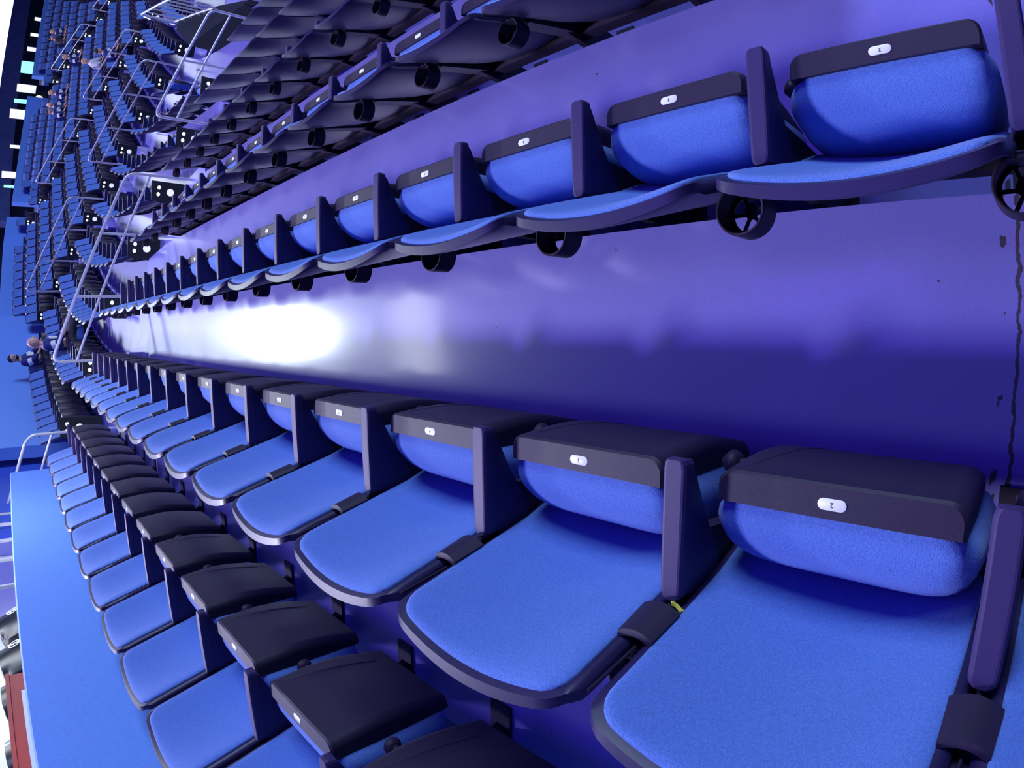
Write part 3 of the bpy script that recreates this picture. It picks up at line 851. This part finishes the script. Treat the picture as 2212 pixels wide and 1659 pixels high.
# ------------------------------------------------------------------ things behind the near parapet
def club_chair(x, y, label):
    t = thing('club_chair', label, 'chair', (x, y, 0.73), 0, 'black logo chairs behind the parapet')
    mb = MB()
    def fr(yy, z, a, b): return 0.0 + 0.05 * (1 - a * a) - 0.10 * a * a - 0.12 * b
    def bk(yy, z, a, b): return fr(yy, z, a, b) - 0.07
    mb.panel(16, 14, 0.27, 0.32, 0.12, 0, 0.98, fr, bk)
    build('backrest', mb, M['leather'], t, 60)
    mb = MB(); mb.panel(12, 10, 0.25, 0.24, 0.08, 0, 0, lambda yy, z, a, b: 0.05, lambda yy, z, a, b: -0.05)
    mb.xform(Matrix.Translation((-0.24, 0, 0.66)) @ Matrix.Rotation(pi / 2, 4, 'Y')); build('seat', mb, M['leather'], t, 60)
    mb = MB(); mb.tube([(-0.24, 0, 0.0), (-0.24, 0, 0.60)], 0.03, 12); build('pedestal', mb, M['rail'], t, 60)
    mb = MB(); mb.tube([(-0.24, 0, 0.0), (-0.24, 0, 0.02)], 0.22, 24); build('base', mb, M['rail'], t, 40)
    # round white emblem with a bolt
    n = 28; mb = MB(); cx, cz = 0.062, 1.14
    f = lambda r, a: (cx - 0.12 * (cz - 0.98 + r * sin(a)) / 0.32 + 0.0, r * cos(a), cz + r * sin(a))
    ring = lambda r, dx: [(f(r, 2 * pi * i / n)[0] + dx, *f(r, 2 * pi * i / n)[1:]) for i in range(n)]
    mb.loft([ring(0.060, 0), ring(0.060, 0.004), ring(0.049, 0.004), ring(0.049, 0), ring(0.060, 0)], False)
    bolt = [(0.030, 0.068), (-0.022, 0.004), (0.001, 0.002), (-0.028, -0.070), (0.024, 0.002), (0.002, 0.006), (0.044, 0.055)]
    q = lambda a, b, dx: (cx - 0.12 * (cz - 0.98 + b) / 0.32 + dx, a, cz + b)
    mb.loft([[q(a, b, 0.0) for a, b in bolt], [q(a, b, 0.004) for a, b in bolt]], True, False)
    build('emblem', mb, M['white'], t)
    return t
M['leather'] = mat('black_leatherette', (0.012, 0.014, 0.02), 0.3, 0.6, bump=0.2, bscale=120)
for y, lab in ((7.25, 'black chair with round white emblem behind the parapet, farthest of four'), (6.4, 'black chair with round white emblem behind the parapet, second farthest of four'),
               (5.65, 'black chair with round white emblem behind the parapet, second nearest of four'), (4.75, 'black chair with round white emblem behind the parapet, beside the red cabinet')):
    club_chair(-2.58, y, lab)
t = thing('cabinet', 'low dark red cabinet just behind the near parapet', 'cabinet', (-1.95, 3.4, 0.73))
mb = MB(); mb.box(-0.15, 0.15, -1.3, 0.75, 0, 1.10); build('carcass', mb, M['red'], t)
mb = MB(); mb.box(-0.16, 0.16, -1.3, 0.76, 1.101, 1.125); build('top_board', mb, M['red'], t)
mb = MB(); mb.box(-1.77, -1.585, 2.0, 3.5, 0.73, 1.745); o = build('drink_ledge', mb, M['white']); tag(o, 'white ledge between the parapet and the red cabinet', 'ledge')
mb = MB(); mb.box(-3.6, -3.2, 2.0, 13.0, 0.73, 3.2); o = build('service_counter', mb, M['white']); tag(o, 'white lit service wall behind the black emblem chairs', 'counter')
mb = MB(); mb.box(-8.0, -1.585, 1.5, 15.0, 0.3, 0.72); struct('floor_concourse', mb, M['floor'], 'concourse floor behind the parapet')
area('concourse_light', (-2.4, 6.5, 3.3), (-2.8, 6.5, 0), 1.0, 190, (0.9, 0.95, 1.0), 7)
t = thing('guard_rail', 'grey metal guard rail with posts behind the far end of the parapet', 'railing', (-1.9, 8.3, 0.73))
for z in (1.20, 1.42):
    mb = MB(); mb.tube([(0, -2.3, z), (0, 0.6, z)], 0.02, 8); build('rail', mb, M['rail'], t)
for yy in (-2.2, -1.4, -0.7, 0.0, 0.5):
    mb = MB(); mb.tube([(0, yy, 0), (0, yy, 1.42)], 0.022, 8); build('post', mb, M['rail'], t)

# ------------------------------------------------------------------ stairwell (vomitory) beyond the dark rows
t = thing('stairwell_canopy', 'dark sloping canopy of the stairwell beyond the first aisle', 'canopy', (6.3, 12.0, -1.4))
mb = MB()
poly = [(0.6, 1.5), (-0.3, 0.2), (-1.0, -3.3), (-0.3, -1.6), (0.15, -0.4), (0.8, 1.4)]
mb.loft([[(x, y, -0.16) for x, y in poly], [(x, y, 0.0) for x, y in poly]], True, False)
build('roof_slab', mb, M['walldark'], t)
mb = MB(); mb.loft([[(x * .9 - .05, y * .9, -1.6) for x, y in poly], [(x * .9 - .05, y * .9, -0.161) for x, y in poly]], True, False)
build('side_wall', mb, M['walldark'], t)
t = thing('stairwell_railing', 'pale guard railing with upright bars on the stairwell canopy', 'railing', (6.3, 12.0, -1.4))
edge = [(-0.3, -1.6), (0.15, -0.4), (0.8, 1.4)]
mb = MB(); mb.tube(rounded([(x - .06, y, 0.80) for x, y in edge] + [(0.78, 1.45, 0.0)], 0.12), 0.022, 10); build('top_rail', mb, M['rail'], t, 60)
mb = MB(); mb.tube([(x - .06, y, 0.08) for x, y in edge], 0.02, 8); build('bottom_rail', mb, M['rail'], t, 60)
for i in range(7):
    a = i / 6 * 2; j = min(1, int(a)); f_ = a - j
    x = edge[j][0] + (edge[j + 1][0] - edge[j][0]) * f_ - .06; y = edge[j][1] + (edge[j + 1][1] - edge[j][1]) * f_
    mb = MB(); mb.tube([(x, y, 0.0), (x, y, 0.80)], 0.014, 8); build('baluster', mb, M['rail'], t, 60)
mb = MB(); mb.box(-0.01, 0.01, -0.55, 0.55, 0, 0.55); o = build('glass_panel', mb, M['glass'], None, loc=(7.35, 14.1, -1.4), rz=-0.5)
tag(o, 'clear glass guard panel at the far end of the stairwell canopy', 'glass panel')

# ------------------------------------------------------------------ small litter
mb = MB(); rings = []
for i in range(7):
    t_ = i / 6; rings.append([(0.004 * cos(a) * (1 + .4 * sin(3 * a + i)), -0.018 + 0.036 * t_ + 0.003 * sin(a * 2 + i), 0.005 + 0.005 * sin(a) * (1 + .3 * cos(2 * a + i)) + 0.004 * sin(t_ * 5)) for a in [2 * pi * j / 9 for j in range(9)]])
mb.loft(rings, True)
mb.xform(Matrix.Translation((-0.278, 0.508, 0.622)) @ Matrix.Rotation(-0.6, 4, 'Z') @ Matrix.Rotation(0.5, 4, 'X'))
o = build('candy_wrapper', mb, M['yellow']); tag(o, 'tiny crumpled yellow wrapper stuck behind the armrest beside seat 3', 'wrapper')

# ------------------------------------------------------------------ people
M['skin'] = mat('skin', (0.75, 0.42, 0.34), 0.5); M['hair_dark'] = mat('dark_hair', (0.02, 0.012, 0.01), 0.6); M['hair_fair'] = mat('fair_hair', (0.55, 0.33, 0.18), 0.6)
M['navy'] = mat('navy_jersey', (0.02, 0.03, 0.20), 0.8); M['cloth_white'] = mat('white_cloth', (0.85, 0.86, 0.92), 0.8); M['grey_cloth'] = mat('dark_grey_cloth', (0.05, 0.05, 0.07), 0.8); M['pale'] = mat('pale_top', (0.8, 0.72, 0.85), 0.8)
def skinned(name, verts, edges, radii, m, parent, sub=1):
    me = bpy.data.meshes.new(name + '_skel'); me.from_pydata(verts, edges, [])
    o = bpy.data.objects.new(name + '_skel', me); C.objects.link(o)
    md = o.modifiers.new('skin', 'SKIN'); md.use_smooth_shade = True
    for i, r in enumerate(radii):
        rr = r if isinstance(r, tuple) else (r, r)
        me.skin_vertices[0].data[i].radius = rr
        me.skin_vertices[0].data[i].use_root = (i == 0)
    sb = o.modifiers.new('sub', 'SUBSURF'); sb.levels = sub; sb.render_levels = sub
    em = bpy.data.meshes.new_from_object(o.evaluated_get(bpy.context.evaluated_depsgraph_get()))
    bpy.data.objects.remove(o); em.materials.clear(); em.materials.append(m); em.name = name
    for p in em.polygons: p.use_smooth = True; p.material_index = 0
    return obj(name, em, parent)
def person(loc, h, label, jersey='navy', stripe='cloth_white', hair='hair_dark', beard=False, turn=0.0, trousers='grey_cloth', lean=0.0, arm=0):
    t = thing('person', label, 'person', loc, -h, 'spectators')
    V = [(-0.13, 0, 0.53), (-0.16, 0, 0.72), (-0.17 + lean * .5, 0, 0.95), (-0.15 + lean, 0, 1.05), (-0.135 + lean, 0, 1.10), (-0.12 + lean, 0, 1.17), (-0.12 + lean, 0, 1.23), (-0.12 + lean, 0, 1.265)]
    Rr = [(0.15, 0.12), (0.13, 0.11), (0.155, 0.11), 0.078, 0.055, 0.070, 0.082, 0.058]
    E_ = [(i, i + 1) for i in range(7)]
    def chain(start, pts, rs):
        a = start
        for p, r in zip(pts, rs):
            V.append(p); Rr.append(r); E_.append((a, len(V) - 1)); a = len(V) - 1
        return a
    cl = {}
    for sg in (-1, 1):
        fx = 0.16 if arm == 0 else 0.20; fz = 0.66 if arm == 0 or sg < 0 else 1.02
        hand = chain(2, [(-0.16 + lean, sg * 0.17, 1.00), (-0.09 + lean, sg * 0.235, 0.80), (fx - .05, sg * 0.15, fz), (fx + 0.02, sg * 0.12, fz - 0.01)], [0.06, 0.042, 0.028, 0.032])
        for j in range(4):
            yy = sg * (0.12 - 0.024 + 0.016 * j); ln = (0.060, 0.072, 0.076, 0.062)[j]
            chain(hand, [(fx + 0.065, yy, fz - 0.012), (fx + 0.065 + ln * .8, yy, fz - 0.04)], [0.0095, 0.008])
        chain(hand, [(fx + 0.03, sg * 0.12 - sg * 0.045, fz + 0.0), (fx + 0.06, sg * 0.12 - sg * 0.06, fz - 0.01)], [0.010, 0.008])
        chain(0, [(-0.05, sg * 0.10, 0.52), (0.30, sg * 0.13, 0.52), (0.33, sg * 0.13, 0.30), (0.30, sg * 0.13, 0.08), (0.40, sg * 0.13, 0.04)], [0.085, 0.062, 0.05, 0.036, 0.034])
    body = skinned('body', V, E_, Rr, M['skin'], t, 1)
    # clothing grown a little outside the body
    jv = [(-0.135, 0, 0.56), (-0.16, 0, 0.72), (-0.17 + lean * .5, 0, 0.95), (-0.15 + lean, 0, 1.05)]
    je = [(0, 1), (1, 2), (2, 3)]; jr = [(0.175, 0.145), (0.155, 0.135), (0.178, 0.135), 0.085]
    for sg in (-1, 1):
        fx = 0.16 if arm == 0 else 0.20; fz = 0.66 if arm == 0 or sg < 0 else 1.02
        k0 = len(jv); jv += [(-0.16 + lean, sg * 0.17, 1.00), (-0.09 + lean, sg * 0.24, 0.80), (fx - 0.11, sg * 0.165, (0.80 + 2 * fz) / 3)]; je += [(2, k0), (k0, k0 + 1), (k0 + 1, k0 + 2)]; jr += [0.082, 0.066, 0.055]
    skinned('jersey', jv, je, jr, M[jersey], t, 1)
    if stripe:
        for sg in (-1, 1):
            mb = MB(); a = Vector((-0.135 + lean, sg * 0.222, 0.90)); b = Vector((-0.105 + lean, sg * 0.242, 0.82)); mb.tube([a, b], [0.080, 0.076], 14); build('sleeve_stripe', mb, M[stripe], t, 60)
        mb = MB(); mb.panel(8, 8, 0.10, 0.075, 0.04, 0, 0.87, lambda y, z, a, b: -0.005 + lean * .4 - 0.9 * y * y, lambda y, z, a, b: -0.03 + lean * .4 - 0.9 * y * y); build('jersey_crest', mb, M[stripe], t)
    tv = [(-0.13, 0, 0.53)]; te = []; tr = [(0.155, 0.13)]
    for sg in (-1, 1):
        k0 = len(tv); tv += [(-0.05, sg * 0.10, 0.525), (0.30, sg * 0.13, 0.525), (0.33, sg * 0.13, 0.30), (0.305, sg * 0.13, 0.10)]; te += [(0, k0), (k0, k0 + 1), (k0 + 1, k0 + 2), (k0 + 2, k0 + 3)]; tr += [0.10, 0.078, 0.066, 0.055]
    skinned('trousers', tv, te, tr, M[trousers], t, 1)
    c = Vector((-0.112 + lean, 0, 1.215))
    T = Matrix.Translation(c) @ Matrix.Rotation(turn, 4, 'Z')
    def head_part(name, mb, m): mb.xform(T); return build(name, mb, m, t, 70)
    mb = MB(); mb.ball((0.0, 0, 0.0), 0.098, 0.082, 0.120, 18, 12); mb.tube([(0.085, 0, 0.03), (0.112, 0, -0.02), (0.088, 0, -0.03)], [0.010, 0.015, 0.008], 8); head_part('face', mb, M['skin'])
    for sg in (-1, 1):
        mb = MB(); mb.ball((0.082, sg * 0.030, 0.012), 0.010, 0.013, 0.008, 8, 6); head_part('eye', mb, M['ink'])
        mb = MB(); mb.ball((-0.005, sg * 0.078, -0.005), 0.016, 0.010, 0.028, 8, 6); head_part('ear', mb, M['skin'])
    mb = MB(); mb.tube([(0.086, -0.022, -0.052), (0.092, 0, -0.055), (0.086, 0.022, -0.052)], 0.005, 6); head_part('mouth', mb, M['red'])
    if hair:
        mb = MB(); mb.panel(14, 12, pi * 0.62, 0.55, 0.1, pi, 0.95, lambda y, z, a, b: 0.0, lambda y, z, a, b: 0.0)
        pts = []
        for (x, y, z) in mb.v:
            th, phi = y, z * 1.0
            pts.append((th, phi))
        half = len(pts) // 2
        mb.v = [((0.100 if i < half else 0.088) * cos(phi) * cos(th) - 0.006, (0.086 if i < half else 0.074) * cos(phi) * sin(th), (0.128 if i < half else 0.112) * sin(phi)) for i, (th, phi) in enumerate(pts)]
        head_part('hair', mb, M[hair])
        mb = MB(); mb.ball((-0.014, 0, 0.045), 0.098, 0.083, 0.085, 16, 10); head_part('hair_crown', mb, M[hair])
    if beard:
        mb = MB(); mb.ball((0.042, 0, -0.065), 0.052, 0.058, 0.048, 14, 8); head_part('beard', mb, M['hair_dark'])
    return t
for c, kw, lab in CHOSEN: person(c[5], c[6], lab, **kw)
